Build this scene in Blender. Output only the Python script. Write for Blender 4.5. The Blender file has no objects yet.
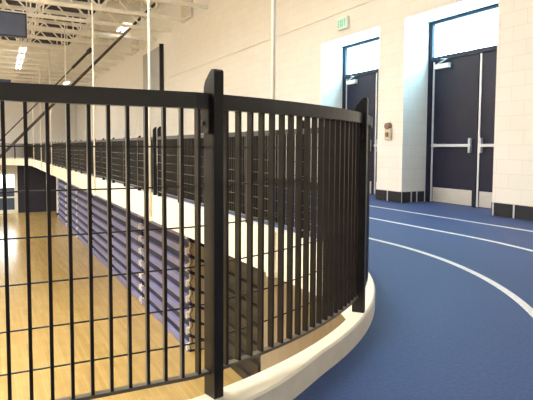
import bpy, bmesh, math, random
from mathutils import Vector, Matrix
random.seed(7)
PI = math.pi
scene = bpy.context.scene
COL = scene.collection

# ------------------------------------------------------------------ helpers
class MB:
    """collects shapes into one mesh"""
    def __init__(self): self.bm = bmesh.new()
    def poly(self, pts):
        vs = [self.bm.verts.new(p) for p in pts]; return self.bm.faces.new(vs)
    def box(self, x0, x1, y0, y1, z0, z1):
        v = [self.bm.verts.new(p) for p in ((x0,y0,z0),(x1,y0,z0),(x1,y1,z0),(x0,y1,z0),(x0,y0,z1),(x1,y0,z1),(x1,y1,z1),(x0,y1,z1))]
        for f in ((0,3,2,1),(4,5,6,7),(0,1,5,4),(1,2,6,5),(2,3,7,6),(3,0,4,7)): self.bm.faces.new([v[i] for i in f])
        return self
    def bar(self, a, b, w, d, up=(0,0,1)):
        """rectangular bar from a to b"""
        a, b = Vector(a), Vector(b); t = (b-a).normalized(); u = Vector(up)
        if abs(t.dot(u)) > .98: u = Vector((0,1,0))
        s = t.cross(u).normalized(); u = s.cross(t)
        q = [(-w/2,-d/2),(w/2,-d/2),(w/2,d/2),(-w/2,d/2)]
        r = [[self.bm.verts.new(p + s*i + u*j) for i, j in q] for p in (a, b)]
        for k in range(4): self.bm.faces.new((r[0][k], r[0][(k+1)%4], r[1][(k+1)%4], r[1][k]))
        self.bm.faces.new(r[0][::-1]); self.bm.faces.new(r[1]); return self
    def tube(self, pts, r, n=10, cap=True):
        pts = [Vector(p) for p in pts]; rings = []
        rs = r if isinstance(r, (list, tuple)) else [r]*len(pts)
        for i, p in enumerate(pts):
            t = (pts[min(i+1, len(pts)-1)] - pts[max(i-1, 0)]).normalized()
            u = Vector((0,0,1)) if abs(t.z) < .95 else Vector((0,1,0))
            s = t.cross(u).normalized(); u = s.cross(t)
            rings.append([self.bm.verts.new(p + s*math.cos(2*PI*k/n)*rs[i] + u*math.sin(2*PI*k/n)*rs[i]) for k in range(n)])
        for a, b in zip(rings, rings[1:]):
            for k in range(n):
                f = self.bm.faces.new((a[k], a[(k+1)%n], b[(k+1)%n], b[k])); f.smooth = True
        if cap: self.bm.faces.new(rings[0][::-1]); self.bm.faces.new(rings[-1])
        return self
    def sweep(self, rings, cap=True, closed=True):
        rv = [[self.bm.verts.new(p) for p in ring] for ring in rings]; n = len(rv[0])
        for a, b in zip(rv, rv[1:]):
            for k in range(n if closed else n-1):
                self.bm.faces.new((a[k], a[(k+1)%n], b[(k+1)%n], b[k]))
        if cap and closed: self.bm.faces.new(rv[0][::-1]); self.bm.faces.new(rv[-1])
        return self
    def prism(self, outline, x0, x1, axis='x'):
        """outline of (u, v) extruded along an axis"""
        def P(w, u, v): return (w,u,v) if axis == 'x' else ((u,w,v) if axis == 'y' else (u,v,w))
        a = [self.bm.verts.new(P(x0,u,v)) for u, v in outline]; b = [self.bm.verts.new(P(x1,u,v)) for u, v in outline]
        n = len(a)
        for k in range(n): self.bm.faces.new((a[k], a[(k+1)%n], b[(k+1)%n], b[k]))
        self.bm.faces.new(a[::-1]); self.bm.faces.new(b); return self
    def mesh(self, name, mat, bevel=0):
        bmesh.ops.recalc_face_normals(self.bm, faces=self.bm.faces)
        if bevel:
            bmesh.ops.bevel(self.bm, geom=list(self.bm.edges), offset=bevel, segments=2, affect='EDGES', profile=.5, clamp_overlap=True)
        me = bpy.data.meshes.new(name); self.bm.to_mesh(me); self.bm.free()
        me.materials.append(mat); return me
    def build(self, name, mat, parent=None, bevel=0):
        return link(name, self.mesh(name, mat, bevel), parent)

def link(name, me, parent=None, loc=None, rz=None):
    o = bpy.data.objects.new(name, me); COL.objects.link(o)
    if parent:
        o.parent = parent
    if loc is not None: o.location = loc
    if rz is not None: o.rotation_euler = (0,0,rz)
    return o

def tag(o, label, cat, group=None, kind=None):
    o['label'] = label; o['category'] = cat
    if group: o['group'] = group
    if kind: o['kind'] = kind
    return o

def thing(name, label, cat, group=None, kind=None, loc=(0,0,0), rz=0):
    o = bpy.data.objects.new(name, None); COL.objects.link(o)
    o.empty_display_size = .1; o.location = loc; o.rotation_euler = (0,0,rz)
    return tag(o, label, cat, group, kind)

def copy_tree(o, parent=None):
    c = o.copy(); COL.objects.link(c)
    if parent: c.parent = parent
    for ch in [q for q in bpy.data.objects if q.parent == o]: copy_tree(ch, c)
    return c

# ------------------------------------------------------------------ materials
def lin(r, g, b):
    f = lambda c: (c/255/12.92) if c/255 <= .04045 else ((c/255+.055)/1.055)**2.4
    return (f(r), f(g), f(b), 1)

def base_mat(name, col, rough=.5, metal=0, spec=.5):
    m = bpy.data.materials.new(name); m.use_nodes = True
    b = m.node_tree.nodes['Principled BSDF']
    b.inputs['Base Color'].default_value = col; b.inputs['Roughness'].default_value = rough
    b.inputs['Metallic'].default_value = metal; b.inputs['Specular IOR Level'].default_value = spec
    return m

def noise_mat(name, c1, c2, scale=8, rough=.5, metal=0, bump=0, detail=4, stretch=(1,1,1), spec=.5):
    m = base_mat(name, c1, rough, metal, spec); nt = m.node_tree; N, L = nt.nodes, nt.links
    b = N['Principled BSDF']
    tc = N.new('ShaderNodeTexCoord'); mp = N.new('ShaderNodeMapping'); mp.inputs['Scale'].default_value = stretch
    nz = N.new('ShaderNodeTexNoise'); nz.inputs['Scale'].default_value = scale; nz.inputs['Detail'].default_value = detail
    cr = N.new('ShaderNodeValToRGB'); cr.color_ramp.elements[0].position = .32; cr.color_ramp.elements[1].position = .68
    cr.color_ramp.elements[0].color = c1; cr.color_ramp.elements[1].color = c2
    L.new(tc.outputs['Object'], mp.inputs['Vector']); L.new(mp.outputs['Vector'], nz.inputs['Vector'])
    L.new(nz.outputs['Fac'], cr.inputs['Fac']); L.new(cr.outputs['Color'], b.inputs['Base Color'])
    if bump:
        bp = N.new('ShaderNodeBump'); bp.inputs['Strength'].default_value = bump; bp.inputs['Distance'].default_value = .01
        L.new(nz.outputs['Fac'], bp.inputs['Height']); L.new(bp.outputs['Normal'], b.inputs['Normal'])
    return m

def block_mat(name, c1, c2, mortar, bw, bh, ms, rough, axes='yz', bump=.25, offset=.5):
    """courses of painted blocks or floor boards"""
    m = base_mat(name, c1, rough); nt = m.node_tree; N, L = nt.nodes, nt.links
    b = N['Principled BSDF']
    tc = N.new('ShaderNodeTexCoord'); sp = N.new('ShaderNodeSeparateXYZ'); cb = N.new('ShaderNodeCombineXYZ')
    L.new(tc.outputs['Object'], sp.inputs[0])
    if axes == 'wall':       # use x+y along the course so that both faces of a corner get joints
        ad = N.new('ShaderNodeMath'); ad.operation = 'ADD'
        L.new(sp.outputs['X'], ad.inputs[0]); L.new(sp.outputs['Y'], ad.inputs[1]); L.new(ad.outputs[0], cb.inputs['X'])
        L.new(sp.outputs['Z'], cb.inputs['Y'])
    else:                    # floor: boards run along y
        L.new(sp.outputs['Y'], cb.inputs['X']); L.new(sp.outputs['X'], cb.inputs['Y'])
    br = N.new('ShaderNodeTexBrick'); br.inputs['Scale'].default_value = 1
    br.inputs['Brick Width'].default_value = bw; br.inputs['Row Height'].default_value = bh
    br.inputs['Mortar Size'].default_value = ms; br.inputs['Color1'].default_value = c1
    br.inputs['Color2'].default_value = c2; br.inputs['Mortar'].default_value = mortar; br.offset = offset
    br.inputs['Mortar Smooth'].default_value = .3
    L.new(cb.outputs[0], br.inputs['Vector'])
    nz = N.new('ShaderNodeTexNoise'); nz.inputs['Scale'].default_value = 3; nz.inputs['Detail'].default_value = 5
    L.new(cb.outputs[0], nz.inputs['Vector'])
    mx = N.new('ShaderNodeMix'); mx.data_type = 'RGBA'; mx.blend_type = 'OVERLAY'; mx.inputs['Factor'].default_value = .18
    L.new(br.outputs['Color'], mx.inputs['A']); L.new(nz.outputs['Color'], mx.inputs['B'])
    sat = N.new('ShaderNodeRGBToBW'); L.new(nz.outputs['Color'], sat.inputs[0]); L.new(sat.outputs[0], mx.inputs['B'])
    L.new(mx.outputs['Result'], b.inputs['Base Color'])
    if bump:
        bp = N.new('ShaderNodeBump'); bp.inputs['Strength'].default_value = bump; bp.inputs['Distance'].default_value = .006
        bp.invert = True
        L.new(br.outputs['Fac'], bp.inputs['Height']); L.new(bp.outputs['Normal'], b.inputs['Normal'])
    return m

def emit_mat(name, col, strength):
    m = base_mat(name, (0.02,0.02,0.02,1), .3); b = m.node_tree.nodes['Principled BSDF']
    b.inputs['Emission Color'].default_value = col; b.inputs['Emission Strength'].default_value = strength
    return m

M = {}
M['wall']   = block_mat('painted_block', lin(234,229,220), lin(231,226,217), lin(221,215,205), .4, .2, .005, .55, 'wall', .12)
M['brown']  = noise_mat('shaded_cream_wall', lin(152,138,116), lin(140,126,104), 3, .45, stretch=(6,6,.6))  # cream wall under the track; its shade is mixed into this tan
M['navy']   = noise_mat('navy_paint', lin(18,18,40), lin(23,23,46), 5, .45, spec=.3)
M['navyw']  = noise_mat('navy_wall_pad', lin(28,26,44), lin(34,32,52), 2, .6)
M['floor']  = block_mat('maple_boards', lin(190,162,104), lin(178,149,92), lin(152,124,74), 1.6, .07, .0018, .2, 'floor', .03)
M['track']  = noise_mat('blue_rubber', lin(44,65,113), lin(54,76,126), 60, .62, bump=.25, detail=6, spec=.35)
M['line']   = noise_mat('white_line_paint', lin(225,226,228), lin(205,208,214), 40, .55)
M['curb']   = noise_mat('cream_concrete', lin(232,226,208), lin(222,215,196), 12, .55, bump=.1)
M['black']  = noise_mat('black_rail_paint', lin(25,24,24), lin(31,29,28), 14, .34, spec=.28)
M['bar']    = noise_mat('bronze_black_bar_paint', lin(35,31,27), lin(41,36,31), 14, .34, spec=.25)
M['flat']   = noise_mat('lit_grey_flat_rail', lin(104,97,86), lin(88,82,73), 14, .35)  # light falling on the black bottom rail, put into its colour as grey
M['rail']   = noise_mat('glossy_rail_paint', lin(27,26,25), lin(32,31,30), 14, .3, spec=.45)
M['wire']   = noise_mat('black_wire', lin(24,23,22), lin(40,39,38), 30, .3, spec=.7)
M['white']  = noise_mat('white_steel_paint', lin(247,243,231), lin(240,235,222), 6, .45)
M['roof']   = block_mat('roof_deck', lin(236,228,208), lin(231,223,203), lin(204,194,172), 3.0, .18, .012, .6, 'floor', .4)
M['slate']  = noise_mat('slate_board', lin(70,80,106), lin(80,90,116), 3, .5)
M['purple'] = noise_mat('dark_baffle', lin(40,34,44), lin(50,43,52), 4, .75)
M['steel']  = noise_mat('brushed_steel', lin(214,210,202), lin(198,194,186), 5, .36, .6, stretch=(1,1,14))
M['alu']    = noise_mat('satin_aluminium', lin(206,208,212), lin(192,195,200), 9, .4, .4)
M['base']   = noise_mat('black_rubber_base', lin(20,20,24), lin(28,28,32), 10, .4)
M['lav']    = noise_mat('lavender_board', lin(122,124,166), lin(113,115,157), 4, .5, stretch=(1,.4,3))
M['darkbl'] = noise_mat('dark_understructure', lin(20,22,58), lin(26,28,66), 4, .7)
M['shadebrn'] = noise_mat('shade_brown_board', lin(32,26,21), lin(40,32,25), 4, .5, stretch=(1,.4,3))  # shade on the recessed bleacher section, painted into its boards
M['beige']  = noise_mat('beige_plate', lin(206,192,160), lin(192,178,148), 7, .5)
M['grey']   = noise_mat('grey_panel', lin(150,148,144), lin(176,172,164), 1.2, .45)
M['dkgrey'] = noise_mat('dark_grey_steel', lin(62,56,48), lin(76,68,58), 8, .4, .2)
M['pane']   = emit_mat('daylit_pane', (.38,.76,1,1), 26)
M['pane2']  = emit_mat('daylit_far_pane', (.80,.92,1,1), 11)
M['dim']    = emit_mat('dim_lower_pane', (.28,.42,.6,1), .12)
M['tube']   = emit_mat('lit_tube', (1,.97,.9,1), 9)
M['exit']   = emit_mat('lit_exit_face', (.72,.95,.72,1), .8)
M['exitl']  = emit_mat('exit_letter', (.1,.62,.28,1), .8)
M['plate']  = noise_mat('tan_device', lin(206,192,164), lin(196,182,154), 9, .5)
M['dkbrn']  = noise_mat('brown_device', lin(128,106,84), lin(116,96,76), 9, .4)

# ------------------------------------------------------------------ inner edge of the track: straight, corner, long side, far corner, far side
R, CXC, CY1, CY2 = 2.44, .12, 4.0, 37.5
ARC = R*PI/2; S2 = ARC + (CY2-CY1); S3 = S2 + ARC
S0, KINK = .47, math.radians(-2.5)      # the short side meets the arc at the near post
def path(s, off, z):
    if s < S0:
        a = S0/R; p = Vector((CXC+R*math.sin(a), CY1-R*math.cos(a), z)); d = s-S0
        return p + Vector((math.cos(KINK)*d + math.sin(KINK)*off, math.sin(KINK)*d - math.cos(KINK)*off, 0))
    if s < ARC:
        a = s/R; return Vector((CXC+(R+off)*math.sin(a), CY1-(R+off)*math.cos(a), z))
    if s < S2: return Vector((CXC+R+off, CY1+s-ARC, z))
    if s < S3:
        a = (s-S2)/R; return Vector((CXC+(R+off)*math.cos(a), CY2+(R+off)*math.sin(a), z))
    return Vector((CXC-(s-S3), CY2+R+off, z))
def heading(s):
    if s < S0: return KINK
    if s < ARC: return s/R
    if s < S2: return PI/2
    if s < S3: return PI/2+(s-S2)/R
    return PI
def samples(a, b, step=.06):
    pts = {a, b}
    for lo, hi in ((S0, ARC), (S2, S3)):
        l, h = max(a, lo), min(b, hi)
        if h > l:
            n = max(1, int((h-l)/step))
            pts |= {l+(h-l)*k/n for k in range(n+1)}
    return sorted(pts)
def curb_off(s):
    """how far the curb reaches beyond the railing line; it narrows round the near corner"""
    a = max(0, min(1, (math.degrees(s/R)-14.5)/13.0))
    b = max(0, min(1, (s-ARC*.75)/(ARC*.3)))
    return .110-.055*a*a*(3-2*a)+.08*b*b*(3-2*b)
def strip(a, b, o0, o1, z0, z1):
    return [[path(s,o0,z0), path(s,o1,z0), path(s,o1,z1), path(s,o0,z1)] for s in samples(a, b)]
sY = lambda y: ARC + y - CY1
WX, WD = 6.30, .57          # face of the right wall, depth of its door recesses
ROOF, FLOOR, SLAB = 6.75, -3.85, -.36
YB, YF, XW = -4.0, 44.0, -15.0
D2 = (4.95, 6.79); D1 = (7.45, 9.30); RT = 3.15
SA, SB = -14.5, S3+14.5

# ------------------------------------------------------------------ the setting
mb = MB(); mb.box(XW, WX+.6, YB, YF+.2, FLOOR-.2, FLOOR)
tag(mb.build('floor', M['floor']), 'yellow maple gym floor far below the track', 'floor', kind='structure')

# track deck: surface between the curb and the outer walls, with its slab below
mb = MB()
ss = samples(SA, SB, .1)
inner_t = [path(s, .02, 0) for s in ss]; inner_b = [path(s, .02, SLAB) for s in ss]
def outer_pt(s, z):
    p = path(s, .1, z)
    if s <= S0: return Vector((min(p.x, CXC+(CY1-YB)*math.tan(S0/R)), YB, z))
    if s < ARC:
        a = s/R
        if a < PI/4: return Vector((CXC+(CY1-YB)*math.tan(a) if CXC+(CY1-YB)*math.tan(a) < WX else WX, YB, z))
        return Vector((WX, CY1-(CY1-YB)*math.tan(PI/2-a), z))
    if s <= S2: return Vector((WX, p.y, z))
    if s < S3:
        a = (s-S2)/R
        if a < PI/4: return Vector((WX, CY2+(YF-CY2)*math.tan(a), z))
        return Vector((CXC+(WX-CXC)*math.tan(PI/2-a), YF, z))
    return Vector((p.x, YF, z))
for k in range(len(ss)-1):
    a, b = ss[k], ss[k+1]
    for z, inn in ((0, inner_t), (SLAB, inner_b)):
        p, q, r_, t = inn[k], inn[k+1], outer_pt(b, z), outer_pt(a, z)
        mb.poly([p, q, r_, t])
    # corner fillers
    for lo in (0, S2):
        c = lo + R*PI/4
        if a < c <= b + 1e-9 and False: pass
for z in (0, SLAB):
    for lo, cor in ((0, (WX, YB)), (S2, (WX, YF))):
        for k in range(len(ss)-1):
            if ss[k] < lo+R*PI/4 < ss[k+1]:
                mb.poly([outer_pt(ss[k], z), outer_pt(ss[k+1], z), Vector((cor[0], cor[1], z))])
track = mb.build('running_track', M['track'])
MB().box(WX-.001, WX+WD+.12, D2[0]-.05, D2[1]+.05, -.1, .0).build('recess_floor', M['track'], track)
MB().box(WX-.001, WX+WD+.12, D1[0]-.05, D1[1]+.05, -.1, .0).build('recess_floor', M['track'], track)
tag(track, 'blue rubber running track curving around the gym opening', 'running track', kind='structure')
for o in (.95, 1.99, 2.94):     # painted lane lines
    m2 = MB()
    m2.sweep([[path(s, o-.026, .0015), path(s, o+.026, .0015), path(s, o+.026, .0035), path(s, o-.026, .0035)] for s in samples(SA, S2+ARC*.9, .05)])
    m2.build('lane_line', M['line'], track)

mb = MB(); cr_ = []
for s in samples(SA, SB, .05):
    w_ = curb_off(s); cr_.append([path(s,-.02,SLAB-.001), path(s,w_,SLAB-.001), path(s,w_,.092), path(s,w_-.008,.10), path(s,-.014,.10), path(s,-.02,.094)])
mb.sweep(cr_)
tag(mb.build('track_curb', M['curb']), 'cream concrete curb and slab edge around the gym opening', 'curb', kind='structure')

# right wall with two door recesses
mb = MB()
for y0, y1 in ((YB, D2[0]), (D2[1], D1[0]), (D1[1], YF)): mb.box(WX, WX+.75, y0, y1, 0, RT)
mb.box(WX, WX+.75, YB, YF, RT, ROOF)
tag(mb.build('wall_right', M['wall']), 'cream painted block wall with two recessed doorways', 'wall', kind='structure')
mb = MB(); mb.box(XW, WX+.75, YF, YF+.3, 0, ROOF)
tag(mb.build('wall_far', M['wall']), 'cream upper wall at the far end of the gym', 'wall', kind='structure')
mb = MB(); mb.box(XW-.3, XW, YB, YF+.3, FLOOR, ROOF)
tag(mb.build('wall_left', M['wall']), 'cream wall on the left side outside the view', 'wall', kind='structure')
mb = MB(); mb.box(XW-.3, WX+.75, YB-.3, YB, FLOOR, ROOF)
tag(mb.build('wall_back', M['wall']), 'cream wall behind the camera', 'wall', kind='structure')
mb = MB(); mb.box(XW-.3, WX+.75, YB-.3, YF+.3, ROOF, ROOF+.2)
tag(mb.build('ceiling', M['roof']), 'cream ribbed roof deck above the white joists', 'ceiling', kind='structure')
# walls below the track
mb = MB(); mb.box(4.48, 4.6, YB, 8.55, FLOOR, SLAB)
tag(mb.build('wall_lower_near', M['brown']), 'cream wall below the near track corner, its shade painted tan', 'wall', kind='structure')
mb = MB(); mb.box(WX-.1, WX+.3, 8.55, YF, FLOOR, SLAB); mb.box(4.6, WX+.3, 8.4, 8.55, FLOOR, SLAB)
tag(mb.build('wall_lower_right', M['wall']), 'lower gym wall behind the folded bleachers', 'wall', kind='structure')
YL = 41.2
mb = MB(); mb.box(1.78, WX-.1, YL, YL+.2, FLOOR, SLAB)
tag(mb.build('wall_lower_far', M['navyw']), 'dark navy wall at the far end of the gym floor', 'wall', kind='structure')
mb = MB(); mb.box(XW, -.6, YL, YL+.2, FLOOR, SLAB); mb.box(-.6, 1.78, YL, YL+.2, -.95, SLAB)
tag(mb.build('trim_1', M['curb']), 'pale wall strip over the far glazed doors', 'wall', kind='structure')

# far glazed door below the far track
w = thing('window_1', 'bright glazed door in white frame at the far end', 'window', kind='structure', loc=(0,YL,0))
mb = MB()
for x0, x1, z0, z1 in ((-.6,-.48,FLOOR,-.95),(1.56,1.78,FLOOR,-.95),(-.48,1.56,-1.1,-.95),(-.48,1.56,FLOOR,-3.6),(-.48,1.56,-2.75,-2.65),(.5,.58,-3.6,-1.1)):
    mb.box(x0, x1, -.05, .12, z0, z1)
mb.build('window_frame', M['white'], w)
mb = MB(); mb.box(-.48,.5,.03,.05,-2.0,-1.1); mb.box(.58,1.56,.03,.05,-2.0,-1.1); mb.build('window_pane', M['pane2'], w)
mb = MB(); mb.box(-.48,.5,.03,.05,-3.6,-2.0); mb.box(.58,1.56,.03,.05,-3.6,-2.0); mb.build('window_pane', M['dim'], w)

# base along the right wall: black blocks with steel joint strips
base = None
def base_run(p0, p1, nrm, joints):
    """blocks between joints; p0->p1 along the wall face, nrm outward"""
    p0, p1, n = Vector((*p0,0)), Vector((*p1,0)), Vector((*nrm,0)); t = (p1-p0).normalized(); Lh = (p1-p0).length
    m = MB()
    def blk(mm, a, b, d, z1):
        c = [p0+t*a, p0+t*b, p0+t*b+n*d, p0+t*a+n*d]
        rr = [[Vector((q.x,q.y,z)) for q in c] for z in (.004, z1)]
        mm.sweep(rr)
    blk(m, 0, Lh, .015, .19); o = m.build('base_block', M['base'], base)
    for j in joints:
        m = MB(); blk(m, j-.012, j+.012, .021, .195); m.build('joint_strip', M['alu'], o)
base = thing('baseboard_right', 'black base with silver joint strips along the right wall', 'baseboard', kind='structure')
base_run((WX, D2[0]), (WX, .5), (-1,0), [.03, .36, .72, 1.08, 1.44, 1.8, 2.16])
base_run((WX, D2[1]), (WX, D1[0]), (-1,0), [.34])
base_run((WX+.012, D2[1]), (WX+WD-.05, D2[1]), (0,-1), [.2, .33])
base_run((WX+.012, D1[1]), (WX+WD-.05, D1[1]), (0,-1), [.2, .33])
base_run((WX, 24), (WX, D1[1]), (-1,0), [k*.4+.1 for k in range(36)])
# conduit line on the wall
mb = MB(); mb.tube([(WX-.012, 4.2, 3.66), (WX-.012, 19.8, 3.66)], .009, 8)
tag(mb.build('trim_2', M['wall']), 'thin conduit running along the right wall above the doorways', 'trim', kind='structure')

# doors ----------------------------------------------------------------
def make_door(name, y_far, y_near, label):
    """origin at the floor in the middle of the recess back; leaves face -x"""
    w = y_far-y_near
    t = thing(name, label, 'door', kind='structure', loc=(WX+WD, (y_far+y_near)/2, 0))
    h = w/2; fw = .085; DT, HT = 2.46, RT; mid = -.125
    m = MB()
    m.box(-.01,.14,h-fw,h,0,HT); m.box(-.01,.14,-h,-h+fw,0,HT)
    m.box(-.01,.14,-h+fw,h-fw,HT-.06,HT); m.box(-.01,.14,-h+fw,h-fw,DT,DT+.07); m.box(.0,.12,mid-.025,mid+.025,0,DT)
    m.build('door_frame', M['navy'], t)
    m = MB(); m.box(.05,.062,-h+fw,h-fw,DT+.07,HT-.06); m.build('transom_pane', M['pane'], t)
    lw = h-fw-.03
    for sgn in (1, -1):
        a, b = (mid+.028, h-fw-.004) if sgn > 0 else (-h+fw+.004, mid-.028)
        m = MB(); m.box(.02,.065,a,b,.012,DT-.005)
        leaf = m.build('door_leaf', M['navy'], t, .003)
        # hinge-side steel strip (hinges stand at the far jamb of the left leaf, at the middle of the right leaf)
        e = b if sgn > 0 else b
        m = MB(); m.box(.008,.0195,e-.045,e-.01,.012,DT-.01); m.build('edge_strip', M['alu'], leaf)
        # kick plate
        m = MB(); m.box(.014,.02,a+.03,b-.06,.02,.27); m.build('kick_plate', M['steel'], leaf, .002)
        # push bar: rail, end boxes, latch case
        m = MB(); z = 1.0
        lat = a+.07 if sgn > 0 else b-.085
        m.box(-.05,.0,a+.03,b-.055,z-.024,z+.024)
        ob = m.build('push_bar', M['alu'], leaf, .006)
        m = MB(); m.box(-.04,.02,lat-.022,lat+.022,z-.12,z+.12); m.build('latch_case', M['alu'], ob, .008)
        m = MB(); q = b-.1 if sgn > 0 else a+.06
        m.box(-.054,.02,q-.025,q+.025,z-.03,z+.03); m.build('bar_bracket', M['alu'], ob, .005)
        if sgn > 0:
            # closer near the hinge corner
            m = MB(); m.box(-.05,.02,b-.40,b-.10,DT-.15,DT-.07); cl = m.build('door_closer', M['white'], leaf, .006)
            m = MB(); m.bar((-.03,b-.16,DT-.06),(-.07,b-.38,DT-.01),.025,.012); m.bar((-.07,b-.38,DT-.01),(.0,b-.2,DT+.02),.025,.012)
            m.build('closer_arm', M['alu'], cl)
    return t
make_door('door_2', D2[1], D2[0], 'recessed navy double door on the right with kick plates')
make_door('door_1', D1[1], D1[0], 'further navy double door under the exit sign, half hidden by railing')

# ------------------------------------------------------------------ railings
RT_, RB_ = 1.126, 1.075     # top rail
WIRES = (.95,.82,.685,.55,.415,.29); ZB = .186
BD = .0118
bar_mesh = MB().box(-.005,.005,-BD,BD,ZB+.003,RB_+.002).mesh('bar', M['bar'])
def wire_mesh(m, a, b, z, off, r):
    m.tube([path(s, off, z) for s in samples(a, b)], r, 6)
class Rail:
    """one continuous railing; parts are given in world space and moved under the thing's base"""
    def __init__(self, c, label, group):
        self.c = c; self.t = thing('railing', label, 'railing', group, loc=c); self.inv = Matrix.Translation(-c)
        self.loose = MB(); self.lw = MB(); self.nl = self.nw = 0
    def part(self, m, name, mat, parent=None, bevel=0):
        bmesh.ops.transform(m.bm, matrix=self.inv, verts=m.bm.verts); return m.build(name, mat, parent or self.t, bevel)
    def panel(self, a, b, bars=True, wires=True, nb=19, plates=False, wr=.0028):
        ea, eb = a+.021, b-.021
        m = MB(); m.sweep(strip(ea, eb, -.018, .022, RB_, RT_)); self.part(m, 'top_rail', M['rail'])
        m = MB(); m.sweep(strip(ea, eb, -.0135, .0135, ZB-.007, ZB+.004)); self.part(m, 'bottom_rail', M['flat'])
        for z in WIRES:
            if wires: m = MB(); wire_mesh(m, ea, eb, z, -BD-.0025, wr); self.part(m, 'wire', M['wire'])
            else: wire_mesh(self.lw, ea, eb, z, -BD-.0025, wr); self.nw += 1
        for k in range(nb):
            s = a+(b-a)*(k+1)/(nb+1)
            if bars: link('bar', bar_mesh, self.t, path(s,0,0)-self.c, heading(s))
            else:
                p = path(s,0,0); d = path(s,BD,0)-p; tt = Vector((-d.y,d.x,0)).normalized()*.005
                self.loose.sweep([[q+Vector((0,0,z)) for q in (p+d+tt, p-d+tt, p-d-tt, p+d-tt)] for z in (ZB+.003, RB_)]); self.nl += 1
        if plates:
            for s, s2 in ((a+.0205, a+.030), (b-.030, b-.0205)):
                m = MB(); m.sweep(strip(s, s2, -.034, .024, .995, RB_)); pl = self.part(m, 'end_plate', M['black'])
                m = MB(); sm = (s+s2)/2; q = path(sm,-.012,1.03); tt = (path(sm+.001,-.012,1.03)-q).normalized()
                m.tube([q-tt*.011, q+tt*.011], .009, 8); self.part(m, 'bolt', M['wire'], pl)
    def post(self, s, top=1.205, th=.038):
        h = heading(s); c = path(s, 0, .1)
        prof = [(u+.021, v) for u, v in ((-.062,0),(.0,0),(.0,top-.1-.055),(-.008,top-.1-.036),(-.034,top-.1-.008),(-.044,top-.1),(-.056,top-.1),(-.062,top-.1-.006))]
        m = MB(); m.prism(prof, -th/2, th/2, 'x')
        bmesh.ops.transform(m.bm, matrix=Matrix.Translation(c) @ Matrix.Rotation(h, 4, 'Z'), verts=m.bm.verts)
        return self.part(m, 'post', M['black'], bevel=.0015)
    def done(self):
        if self.nl: self.part(self.loose, 'bar', M['bar'])['kind'] = 'stuff'
        if self.nw: self.part(self.lw, 'wire', M['wire'])['kind'] = 'stuff'

NEAR = [-1.73, -.592, .545, 1.682, 2.819, 3.956]
r = Rail(path(NEAR[2], 0, .1), 'black railing in the foreground, curving round the track corner with a tall near post', 'black railings')
r.panel(NEAR[0], NEAR[1], bars=False)
for k in range(1, 5): r.panel(NEAR[k], NEAR[k+1], plates=True)
for k in range(6): r.post(NEAR[k])
r.done()
ys = [5.22, 6.42, 7.60]; g0, g1 = 8.68, 8.95
far_y = [y for y in (10.02 + 1.19*k for k in range(24)) if sY(y) < S2-.4]
seq = [NEAR[5]] + [sY(y) for y in ys] + [sY(g0)]
seq2 = [sY(g1)] + [sY(y) for y in far_y]
r = Rail(path(sY(9), 0, .1), 'long straight black railing on the far edge of the opening, running into the distance', 'black railings')
bays = list(zip(seq, seq[1:])) + list(zip(seq2, seq2[1:]))
for k, (a, b) in enumerate(bays): r.panel(a, b, bars=k < 5, wires=k < 14, wr=.0045)
for s in seq[1:-1] + seq2[1:]: r.post(s, 1.165)
for s in (seq[-1], seq2[0]): r.post(s, 1.30)
r.done()
tail = [seq2[-1]]
while tail[-1] < S3+5: tail.append(tail[-1]+1.19)
r = Rail(path(S3, 0, .1), 'small distant railing closing the far end of the opening, at the left edge', 'black railings')
for a, b in zip(tail, tail[1:]): r.panel(a, b, bars=False)
for s in tail[1:]: r.post(s, 1.165)
r.done()

# hanger rods that hold up the edge of the track
hr = [(4.55, 'nearest white hanger rod, rising behind the curved railing'),
      (9.05, 'second white hanger rod, rising beside the grey wall panel'),
      (14.5, 'third white hanger rod, left of the dark slanted pole'),
      (20.05, 'fourth white hanger rod, ending at a roof joist beside the slate box'),
      (25.3, 'small distant white hanger rod near the far end'), (30.5, 'small distant white hanger rod near the far end'), (35.7, 'small distant white hanger rod near the far end')]
for y, lab in hr:
    t = thing('hanger_rod', lab, 'rod', 'hanger rods', loc=(2.511, y, SLAB))
    m = MB(); m.tube([(0,0,0),(0,0,5.36-SLAB)], .021, 12); m.build('rod', M['white'], t)
    m = MB(); m.box(-.04,.0279,-.05,.05,.0,.06); m.build('clamp', M['white'], t)
    m = MB(); m.box(-.07,.07,-.07,.07,5.30-SLAB,5.36-SLAB); m.build('top_plate', M['white'], t)

# ------------------------------------------------------------------ roof joists
JB, JT = 5.42, 6.5
def joist_meshes():
    x0, x1 = XW+.1, WX-.02
    a = MB().box(x0,x1,-.055,.055,JB-.055,JB+.055).mesh('bottom_chord', M['white'])
    b = MB().box(x0,x1,-.055,.055,JT-.05,ROOF-.005).mesh('top_chord', M['white'])
    m = MB(); x = x1-.15; up = False; n = 0; st = .95
    while x-st > x0:
        p = (x,0,JT-.04) if not up else (x,0,JB+.04); q = (x-st,0,JB+.04) if not up else (x-st,0,JT-.04)
        m.bar(p, q, .05, .05, up=(0,1,0))
        if not up: m.bar((x-st,0,JB+.04),(x-st,0,JT-.04),.045,.045)
        up = not up; x -= st
    return a, b, m.mesh('web', M['white'])
ja, jb, jw = joist_meshes()
y = 4.2; k = 0
while y < YF-.5:
    t = thing('roof_joist', 'white steel roof joist spanning the gym under the cream roof deck', 'joist', 'white roof joists', kind='structure', loc=(0,y,0))
    link('bottom_chord', ja, t); link('top_chord', jb, t); link('web', jw, t)
    y += 1.93; k += 1
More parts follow.
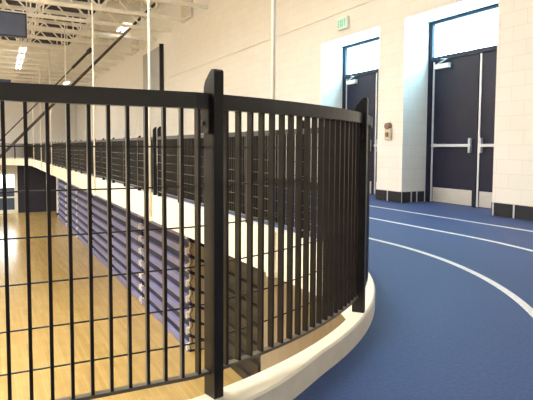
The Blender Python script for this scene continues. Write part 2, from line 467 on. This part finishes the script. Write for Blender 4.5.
# lengthwise bridging under the roof
for x in (-4.5, 1.75):
    t = thing('roof_bridging', 'white lengthwise bracing frame crossing the roof joists', 'bracing', 'lengthwise roof bracing', kind='structure', loc=(x,0,0))
    m = MB(); yy = 4.2
    while yy+1.93 < YF-.5:
        m.bar((0,yy,JB+.07),(0,yy+1.93,JT-.06),.05,.05); m.bar((0,yy,JT-.06),(0,yy+1.93,JB+.07),.05,.05); yy += 1.93
    m.build('cross_brace', M['white'], t)

# dark baffles on the roof deck, the slate boxes and the lights
yb = 20.3
for i, (xa, xb) in enumerate(((-7.2,-3.1),(-2.9,.6),(.75,4.1))):
    t = tag(MB().box(xa, xb, 18.2, 31.5, ROOF-.16, ROOF-.001).build('roof_baffle', M['purple'], bevel=.02),
            ('dark purple grey baffle on the roof deck, furthest left of three', 'dark purple grey baffle on the roof deck, middle one of three', 'dark purple grey baffle on the roof deck, nearest the right wall')[i], 'baffle', 'dark roof baffles')
def hung_box(x0, x1, y, z0, z1, label):
    t = thing('hung_board', label, 'board', 'slate boards under the roof', loc=((x0+x1)/2, y, z0))
    w = (x1-x0)/2; h = z1-z0
    MB().box(-w,w,-.09,.09,0,h).build('case', M['slate'], t, .015)
    m = MB(); m.box(-w,w,-.105,-.0895,0,.04); m.box(-w,w,-.105,-.0895,h-.04,h); m.box(-w,-w+.04,-.105,-.0895,.04,h-.04); m.box(w-.04,w,-.105,-.0895,.04,h-.04)
    m.build('rim', M['darkbl'], t)
    for s in (-.7,.7):
        m = MB(); m.tube([(w*s,0,h-.002),(w*s,0,JB+.05-z0 if z1 < JB else h+.3)], .012, 6); m.build('hanger', M['white'], t)
hung_box(-1.2, 1.22, 19.25, 4.55, 5.33, 'large slate board hung among the white joists at upper left')
hung_box(-1.6, 1.3, 35.6, 4.5, 5.0, 'small distant slate board hung low at the left edge')

def strip_light(x, y, z, L, label, group):
    t = thing('strip_light', label, 'light', group, loc=(x,y,z))
    MB().box(-.16,.16,-L/2,L/2,.03,.11).build('housing', M['white'], t, .01)
    for s in (-.09,.09):
        m = MB(); m.tube([(s,-L/2+.03,0),(s,L/2-.03,0)], .03, 8); m.build('tube', M['tube'], t)
    for s in (-.4,.4):
        m = MB(); m.tube([(0,L*s,.11),(0,L*s,ROOF-z)], .008, 6); m.build('hanger', M['white'], t)
strip_light(4.75, 20.6, 5.55, 1.5, 'lit strip light behind the dark slanted pole near the right wall', 'lit strip lights')
strip_light(4.85, 38.3, 5.3, 1.5, 'tiny lit strip light at the far end, above the railing', 'lit strip lights')
for k in range(4):
    for x in (1.05, -1.6):
        strip_light(x+.45+.03*k, 26.6+1.93*k, 5.36, 1.2, 'distant lit strip light in the left rows under the roof', 'left rows of strip lights')

# ------------------------------------------------------------------ folded basketball frame: dark slanted poles
t = thing('backstop_frame', 'dark slanted poles of a roof hung basketball frame crossing upper left', 'backstop', loc=(6.14,20.6,6.3))
K = 20.6/20
def sc(x, y, z): return Vector((x*K, y*K, .95+(z-.95)*K))
def rel(p): return (p[0]-6.14, p[1]-20.6, p[2]-6.3)
lo, hi = sc(.34,20,.58), sc(5.88,20,6.55); d = (hi-lo).normalized()
m = MB(); m.bar(rel(lo-d*1.6), rel(hi), .10, .10, up=(0,1,0)); m.build('main_pole', M['dkgrey'], t)
lo2, hi2 = sc(.35,20.25,1.13), sc(3.36,20.25,4.46); d2 = (hi2-lo2).normalized()
m = MB(); m.bar(rel(lo2-d2*1.6), rel(hi2), .045, .045, up=(0,1,0)); up_ = m.build('upper_pole', M['dkgrey'], t)
m = MB(); m.bar(rel(hi2-d2*.9), rel(hi2), .10, .10, up=(0,1,0)); m.build('sleeve', M['dkgrey'], up_)
m = MB(); m.tube([rel(hi2-d2*.05), rel(hi2+d2*.16)], [.09,.08], 10); m.build('end_knob', M['dkgrey'], up_)
m = MB(); m.tube([rel(hi2), rel((hi2.x,hi2.y,JB+.3))], .012, 8); m.build('cable', M['white'], t)
# board that the poles carry (outside the photo to the left)
bx = -1.75
m = MB(); m.box(bx-.05-6.14, bx-6.14, -.9, .9, -1.0-6.3, .1-6.3); bd = m.build('backboard', M['white'], t, .01)
m = MB(); cpt = (bx-.35-6.14, 0, -.8-6.3)
m.tube([(cpt[0]+.23*math.cos(2*PI*k/24), cpt[1]+.23*math.sin(2*PI*k/24), cpt[2]) for k in range(25)], .012, 6); m.box(bx-.14-6.14, bx-.05-6.14, -.06,.06,-.85-6.3,-.78-6.3)
m.build('rim', M['dkgrey'], t)
m = MB()
for yy in (0, .26):
    m.bar((bx-6.14, yy, -.2-6.3), rel((lo-d*1.5) if yy == 0 else (lo2-d2*1.5)), .07, .07)
m.build('board_arm', M['dkgrey'], t)

# ------------------------------------------------------------------ things on the right wall
t = thing('wall_panel', 'large grey wall board with black edge, high beside a hanger rod', 'panel', loc=(WX, 22.0, 2.9))
MB().box(-.09,0,-1.35,1.4,0,2.13).build('face_board', M['grey'], t)
m = MB()
m.box(-.16,0,-1.45,-1.35,-.05,2.18)
m.build('side_edge', M['black'], t)

t = thing('exit_sign', 'small green lit EXIT sign on the wall above the further door', 'sign', loc=(WX, 8.50, 3.30))
MB().box(-.06,0,-.16,.16,0,.235).build('housing', M['white'], t, .006)
MB().box(-.066,-.0602,-.145,.145,.015,.22).build('lit_face', M['exit'], t)
m = MB()
def seg(cx_, pts):      # letters drawn on the face; seen from -x, text runs towards -y
    for (u0,v0),(u1,v1) in pts:
        m.bar((-.0675, cx_-u0, 0.052+v0), (-.0675, cx_-u1, 0.052+v1), .016, .003, up=(1,0,0))
E_ = [((0,0),(0,.13)),((0,.007),(.045,.007)),((0,.065),(.04,.065)),((0,.123),(.045,.123))]
X_ = [((0,0),(.05,.13)),((.05,0),(0,.13))]
I_ = [((.008,0),(.008,.13))]
T_ = [((0,.123),(.052,.123)),((.026,0),(.026,.13))]
for cx_, g in ((.125,E_),(.057,X_),(-.018,I_),(-.062,T_)): seg(cx_, g)
m.build('lettering', M['exitl'], t)

t = thing('wall_device', 'small tan device with dark round top on the pier between the doors', 'wall device', loc=(WX, 7.13, 1.10))
MB().box(-.05,0,-.075,.075,0,.2).build('plate', M['plate'], t, .008)
m = MB(); m.tube([(0,0,.24),(-.075,0,.24)], [.07,.055], 16); m.build('round_head', M['dkbrn'], t)
MB().box(-.07,-.0505,-.035,.035,.05,.13).build('handle', M['dkbrn'], t, .006)

for (y, z, lab) in ((24.9, 5.62, 'beige louvred box high on the right wall behind the slanted pole'), (17.6, 5.62, 'beige louvred box at the top of the right wall, nearer one')):
    t = thing('wall_vent', lab, 'vent', 'beige wall vents', loc=(WX, y, z))
    MB().box(-.12,0,-.5,.5,-.22,.42).build('case', M['wall'], t, .02)
    m = MB()
    for k in range(6): m.box(-.135,-.119,-.42,.42,-.14+.09*k,-.10+.09*k)
    m.build('louvre', M['beige'], t)

# ------------------------------------------------------------------ folded bleachers below the track
def make_bleacher(y0, y1, x, label, mats=('lav','darkbl','white'), rows=9):
    L = y1-y0
    t = thing('bleacher_section', label, 'bleachers', 'folded bleacher sections', loc=(x, y0, FLOOR))
    H = SLAB-FLOOR-.1
    m = MB(); m.box(.075, 1.25, .02, L-.02, 0, H); m.build('understructure', M[mats[1]], t)
    pitch = H/rows
    for k in range(rows):
        z = k*pitch
        m = MB(); m.prism([(.03,z+.012),(.0745,z+.012),(.0745,z+pitch-.165),(.0,z+pitch-.18),(.0,z+pitch-.20)], .03, L-.03, 'y')
        b = m.build('riser_board', M[mats[0]], t, .004)
        for yy in (.0, L-.055):
            m = MB(); m.prism([(-.015,z+.05),(.074,z+.09),(.074,z+pitch-.15),(-.015,z+pitch-.17)], yy+.012, yy+.043, 'y'); m.build('end_cap', M[mats[2]], b)
    if label.startswith('nearest'):
        m = MB()
        for k in range(rows):
            z = k*pitch
            m.prism([(.06,z+.07),(.55,max(z-.17,.02)),(.55,z+pitch-.24),(.06,z+pitch-.02)], -.012, .0195, 'y')
        m.build('end_panel', M['beige'], t)
        m = MB()
        for k in range(rows):
            z = k*pitch; m.tube([(.10,-.025,z+.05),(.05,-.025,z+.16),(.12,-.025,z+.24),(.10,-.025,z+pitch+.05)], .009, 6)
        m.build('folding_strut', M['black'], t)
    return t
bl = ['nearest lavender folded bleacher section, with pale stepped end','second lavender folded bleacher section from the tall near post',
      'third lavender folded bleacher section from the tall near post','fourth lavender folded bleacher section from the tall near post',
      'fifth lavender folded bleacher section, small in the distance','furthest lavender folded bleacher section beside the far white column']
for k in range(6):
    y0 = 11.3+4.3*k
    make_bleacher(y0, y0+4.15, 3.98, bl[k])
make_bleacher(8.65, 11.1, 4.5, 'folded bleacher section with its shade painted dark brown, right of the tall near post', ('shadebrn','shadebrn','shadebrn'))
t = thing('column', 'pale column at the far end of the lavender bleachers', 'column', loc=(4.25, 38.0, FLOOR))
MB().box(-.2,.2,-.2,.2,0,SLAB-FLOOR-.002).build('shaft', M['curb'], t, .02)
MB().box(-.24,.24,-.24,.24,0,.25).build('foot', M['base'], t, .01)

# ------------------------------------------------------------------ light
def area(name, loc, rot, sx, sy, power, col):
    l = bpy.data.lights.new(name, 'AREA'); l.shape = 'RECTANGLE'; l.size = sx; l.size_y = sy; l.energy = power; l.color = col
    o = bpy.data.objects.new(name, l); COL.objects.link(o); o.location = loc; o.rotation_euler = rot; return o
WARM = (1,.985,.955)
for i, (x, y) in enumerate(((-9,4),(-9,13),(-9,22),(-9,31),(-2.5,5),(-2.5,12),(-2.5,33),(-9,39))):
    area('gym_lamp', (x,y,5.3), (0,0,0), 2.2, 2.2, 420, WARM)
for i, (x, y) in enumerate(((-3,8),(-6,16),(-8,24),(-8,34))):
    area('roof_fill', (x,y,4.6), (PI,0,0), 1.6, 3.0, 1450, WARM)  # added fill aimed upward to brighten roof deck and joists, no fixture
area('track_lamp', (3.6,.2,5.9), (0,0,0), 1.6, 1.6, 85, WARM)
W = bpy.data.worlds.new('World'); scene.world = W; W.use_nodes = True
W.node_tree.nodes['Background'].inputs['Color'].default_value = (.75,.88,1,1)
W.node_tree.nodes['Background'].inputs['Strength'].default_value = 1.0

# ------------------------------------------------------------------ camera
F, PITCH, ROLL, YAW, HOR, H = 518, math.radians(3.5), math.radians(.3), math.radians(28.2), 147.5, .95
CYP = HOR + F*math.tan(PITCH)
fw = Vector((math.sin(YAW)*math.cos(PITCH), math.cos(YAW)*math.cos(PITCH), -math.sin(PITCH)))
r0 = Vector((math.cos(YAW), -math.sin(YAW), 0)); u0 = r0.cross(fw)
rt = r0*math.cos(ROLL)+u0*math.sin(ROLL); up = rt.cross(fw)
cam = bpy.data.cameras.new('camera'); co = bpy.data.objects.new('camera', cam); COL.objects.link(co)
co.matrix_world = Matrix(((rt.x,up.x,-fw.x,0),(rt.y,up.y,-fw.y,0),(rt.z,up.z,-fw.z,H),(0,0,0,1)))
cam.sensor_fit = 'HORIZONTAL'; cam.sensor_width = 36; cam.lens = F/533*36
cam.shift_y = -(200-CYP)/533
cam.clip_start = .05; cam.clip_end = 200
scene.camera = co
scene.view_settings.view_transform = 'Standard'; scene.view_settings.look = 'None'
scene.view_settings.gamma = 1; scene.view_settings.use_curve_mapping = False
scene.view_settings.exposure = 0.2
